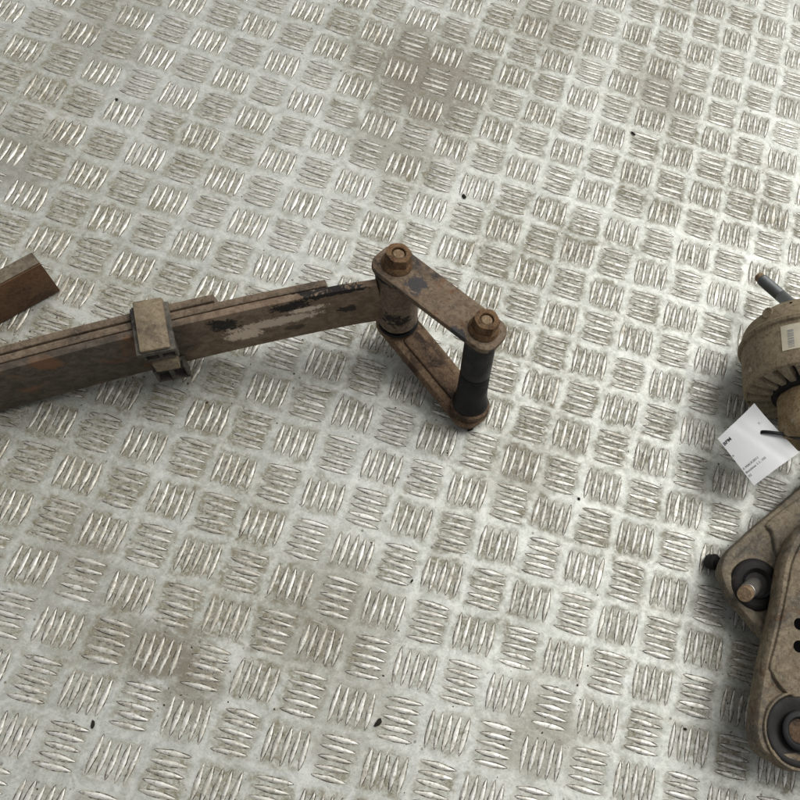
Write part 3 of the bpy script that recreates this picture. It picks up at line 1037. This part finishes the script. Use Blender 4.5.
for px, py in ((799.5, 624), (799, 646.5)):
    P = at(px, py, zt + 0.0027)
    v, f = revolve([(0.0050, -0.0006), (0.0048, 0.0004), (0.0040, 0.0003), (0.0001, 0.0002)], P, Zr, 24)
    mk('hole', v, f, M['void'], pan)
BC = at(798, 731, zt - 0.001)
KB = 1.12
v, f = revolve([(0.0001, -0.0618), (0.015, -0.0618), (0.016, -0.06), (0.0165, -0.02), (0.022, -0.018), (0.0268, -0.015), (0.0268, 0.0022), (0.0262, 0.0034), (0.0252, 0.0034), (0.0244, 0.0022), (0.0244, 0.0002)], BC, Zr, 56, kr=KB)
mk('bush_sleeve', v, f, M['arm_worn'], fa)
v, f = revolve([(0.0246, 0.0), (0.0236, 0.0012), (0.0215, 0.0016), (0.0165, 0.0002), (0.0142, -0.0004), (0.0128, 0.0016), (0.0001, 0.0014)], BC, Zr, 56, kr=KB)
bsh = mk('bush_rubber', v, f, M['rubber_dusty'], fa)
v, f = revolve([(0.0135, 0.001), (0.0134, 0.0046), (0.0124, 0.0054), (0.0096, 0.0054), (0.0086, 0.0044), (0.0084, 0.001), (0.0001, 0.001)], BC, Zr, 48, kr=KB)
inner = mk('inner_sleeve', v, f, M['rubber'], bsh)
v, f = revolve([(0.0083, 0.001), (0.0082, 0.0024), (0.007, 0.003), (0.0001, 0.0028)], BC, Zr, 36, kr=KB)
mk('core', v, f, M['rust_dark'], bsh)

# ------------------------------------------------------------------ paper tag and cable tie
TL, TT_, TB, TR = at(717.5, 438.7, 0.045), at(753.7, 406.0, 0.058), at(754.0, 485.6, 0.052), at(799.4, 452.5, 0.068)
def tag_pt(a_, b_, lift=0.0):
    """a_ along text lines (left corner to top corner), b_ down the lines"""
    p_ = TL * (1 - a_) * (1 - b_) + TT_ * a_ * (1 - b_) + TB * (1 - a_) * b_ + TR * a_ * b_
    bow = 0.003 * math.sin(math.pi * a_) + 0.0015 * math.sin(math.pi * b_) + 0.0035 * max(0, a_ + (1 - b_) - 1.45) ** 2 * 8 - 0.0009 * max(0, 1 - abs(a_ - b_ * 0.3 - 0.45) * 14)
    nrm = (TB - TL).cross(TT_ - TL).normalized()
    if nrm.z < 0: nrm = -nrm
    return p_ + nrm * (bow + lift)
tg_root = empty('paper_tag', TB, 'white paper label tag tied to the engine mount', 'tag')
G = 14
V_, F_ = [], []
for layer in (0.0, -0.00035):
    for i in range(G + 1):
        for j in range(G + 1):
            V_.append(tag_pt(i / G, j / G, layer))
def skip(i, j):
    return (i == G - 1 and j <= 0) and False
N1 = (G + 1) * (G + 1)
for i in range(G):
    for j in range(G):
        q = (i * (G + 1) + j, (i + 1) * (G + 1) + j, (i + 1) * (G + 1) + j + 1, i * (G + 1) + j + 1)
        F_.append(q)
        F_.append(tuple(x + N1 for x in q[::-1]))
for i in range(G):
    for e in ((i, 0, i + 1, 0), (i, G, i + 1, G), (0, i, 0, i + 1), (G, i, G, i + 1)):
        x = e[0] * (G + 1) + e[1]; y = e[2] * (G + 1) + e[3]
        F_.append((x, y, y + N1, x + N1))
mk('paper', V_, F_, M['paper'], tg_root)
def tag_text(txt, a_, b_, size, mat, bold=0.0):
    cu = bpy.data.curves.new('lettering', 'FONT')
    cu.body = txt
    cu.size = 1.0
    cu.offset = bold
    cu.resolution_u = 2
    to = bpy.data.objects.new('lettering', cu)
    COL.objects.link(to)
    dg = bpy.context.evaluated_depsgraph_get()
    me_ = bpy.data.meshes.new_from_object(to.evaluated_get(dg))
    vs = [v_.co.copy() for v_ in me_.vertices]
    fs = [tuple(p_.vertices) for p_ in me_.polygons]
    bpy.data.objects.remove(to, do_unlink=True)
    la, lb = (TT_ - TL).length, (TB - TL).length
    VV = [tag_pt(a_ + c_.x * size / la, b_ - c_.y * size / lb, 0.0002) for c_ in vs]
    mk('lettering', VV, fs, mat, tg_root, smooth=False)
tag_text('BPM', 0.02, 0.18, 0.0046, M['ink'], 0.02)
tag_text('R', 0.015, 0.42, 0.0026, M['ink'])
tag_text('E MAUI:2011', 0.02, 0.70, 0.0030, M['ink'])
tag_text('Benzinas 1.1, 101', 0.02, 0.775, 0.0030, M['ink'])
tag_text('02', 0.02, 0.85, 0.0030, M['ink'])
tag_text('K .', 0.80, 0.29, 0.0032, M['ink_grey'])

# cable tie through the tag towards the casting
H1 = tag_pt(0.745, 0.42, 0.0004)
ctrl = [H1 + Vector((0, 0, -0.006)) - (at(800, 439, .07) - H1).normalized() * 0.001, H1 + Vector((0, 0, 0.0012)), at(782, 434.0, 0.069), at(800, 438.5, 0.072), at(822, 442, 0.066), at(838, 436, 0.05)]
path = catmull(ctrl, 8, closed=False)
fr = []
for i in range(len(path)):
    t_ = (path[min(i + 1, len(path) - 1)] - path[max(i - 1, 0)]).normalized()
    s_ = t_.cross(Zr).normalized()
    fr.append((s_, s_.cross(t_)))
v, f, uv = sweep(path, rrect(-0.0017, 0.0017, -0.0006, 0.0006, 0.0005, 2), fr)
tie = mk('cable_tie', v, f, M['tie'])
tag(tie, 'thin black plastic cable tie threaded through the white tag', 'cable tie')

# ------------------------------------------------------------------ small bits on the sheet
def lump(name, px, py, r, h, seed, mat, label, cat, group=None, el=1.0, ang=0.0):
    g = random.Random(seed)
    c = at(px, py, 0)
    bm = bmesh.new()
    bmesh.ops.create_icosphere(bm, subdivisions=3 if r > 0.004 else 2, radius=1.0)
    ca, sa = math.cos(ang), math.sin(ang)
    ph = [g.uniform(0, 6) for _ in range(6)]
    V_ = []
    for v_ in bm.verts:
        n_ = v_.co
        k = 1 + 0.16 * math.sin(3 * n_.x + ph[0]) + 0.13 * math.sin(4 * n_.y + ph[1]) + 0.1 * math.sin(6 * n_.z + ph[2] + 3 * n_.x)
        x, y = n_.x * k * r * el, n_.y * k * r / el
        x += g.uniform(-.12, .12) * r; y += g.uniform(-.12, .12) * r
        V_.append(Vector((c.x + ca * x - sa * y, c.y + sa * x + ca * y, 0.0003 + h * (0.5 + 0.5 * n_.z * k))))
    bm.verts.index_update()
    F_ = [tuple(v_.index for v_ in f_.verts) for f_ in bm.faces]
    bm.free()
    o = mk(name, V_, F_, mat)
    tag(o, label, cat, group)
    return o
c = at(708, 562, 0)
cap = empty('rubber_cap', c, 'small black rubber cap on the plate beside the ball joint arm', 'rubber cap')
ax_ = Vector((0.35, -0.1, 0.9)).normalized()
v, f = revolve([(0.0001, -0.001), (0.0058, 0.0), (0.0068, 0.0015), (0.0066, 0.006), (0.0072, 0.0072), (0.0072, 0.0092), (0.006, 0.0108), (0.0001, 0.0118)], c + Vector((0, 0, 0.002)), ax_, 28, 0.02)
mk('cap_body', v, f, M['rubber_dusty'], cap)
v, f = revolve([(0.0030, 0.0105), (0.0028, 0.0138), (0.0001, 0.0142)], c + Vector((0, 0, 0.002)), ax_, 18, 0.03)
mk('cap_nub', v, f, M['rubber_dusty'], cap)
CR = [(470, 430, 0.0024, 0.002, 1.4, 'dark dirt crumb on the plate beside the shackle post foot'),
      (464, 197, 0.0026, 0.0022, 1.5, 'dark dirt crumb on the plate above the shackle'),
      (633, 134, 0.0024, 0.002, 1.5, 'dark dirt crumb on the plate near the upper right'),
      (378, 723, 0.0030, 0.0022, 1.3, 'jagged dark dirt crumb on the plate near the bottom centre'),
      (117, 100, 0.0017, 0.0015, 1.0, 'small dark dirt crumb on the plate near the upper left'),
      (93, 724, 0.0024, 0.0012, 1.7, 'thin dark dirt flake on the plate near the lower left'),
      (412, 581, 0.0014, 0.0012, 1.3, 'tiny black dirt crumb on the plate below the shackle'),
      (685, 729, 0.0014, 0.0012, 1.2, 'tiny dark dirt crumb on the plate left of the rubber bush arm'),
      (579, 499, 0.0017, 0.0012, 1.2, 'tiny brown dirt crumb on the plate between shackle and rubber cap')]
for n_, (px, py, r, h_, el, lb) in enumerate(CR):
    lump('dirt_crumb', px, py, r * 0.85, h_ * 0.85, 20 + n_, M['crumb'], lb, 'dirt crumb', 'dirt crumbs scattered on the plate', el, rnd.uniform(0, 3))

# loose grit and rust flakes, thickest round the rusty parts
g = random.Random(99)
V_, F_ = [], []
spots = [(455, 425, 22), (400, 360, 34), (170, 392, 40), (300, 345, 50), (60, 410, 40), (700, 470, 26), (712, 610, 26), (740, 700, 24), (30, 330, 20), (560, 730, 40), (430, 90, 60), (170, 690, 50)]
def flake(P, r):
    n = g.choice((4, 5, 6))
    b = len(V_)
    a0_ = g.uniform(0, 6)
    hh = r * g.uniform(0.3, 0.7)
    el = g.uniform(0.55, 1.0)
    rot = g.uniform(0, 3)
    for lay, k in ((0.00002, 1.0), (hh, 0.6)):
        for q in range(n):
            t = a0_ + 2 * math.pi * q / n
            rr = r * k * g.uniform(0.7, 1.2)
            x, y = rr * math.cos(t), rr * el * math.sin(t)
            V_.append((P.x + math.cos(rot) * x - math.sin(rot) * y, P.y + math.sin(rot) * x + math.cos(rot) * y, lay))
    for q in range(n):
        F_.append((b + q, b + (q + 1) % n, b + n + (q + 1) % n, b + n + q))
    F_.append(tuple(range(b + n, b + 2 * n)))
for k in range(420):
    sx_, sy_, sp_ = g.choice(spots)
    flake(at(g.gauss(sx_, sp_), g.gauss(sy_, sp_ * 0.7), 0), abs(g.gauss(0, 0.00045)) + 0.0002)
for k in range(520):
    flake(at(g.uniform(-60, 860), g.uniform(-40, 860), 0), abs(g.gauss(0, 0.0004)) + 0.0002)
grit = mk('grit', V_, F_, M['crumb_brown'], smooth=False)
grit['kind'] = 'stuff'
grit['label'] = 'fine brown grit and rust flakes scattered over the tread plate'
grit['category'] = 'grit'
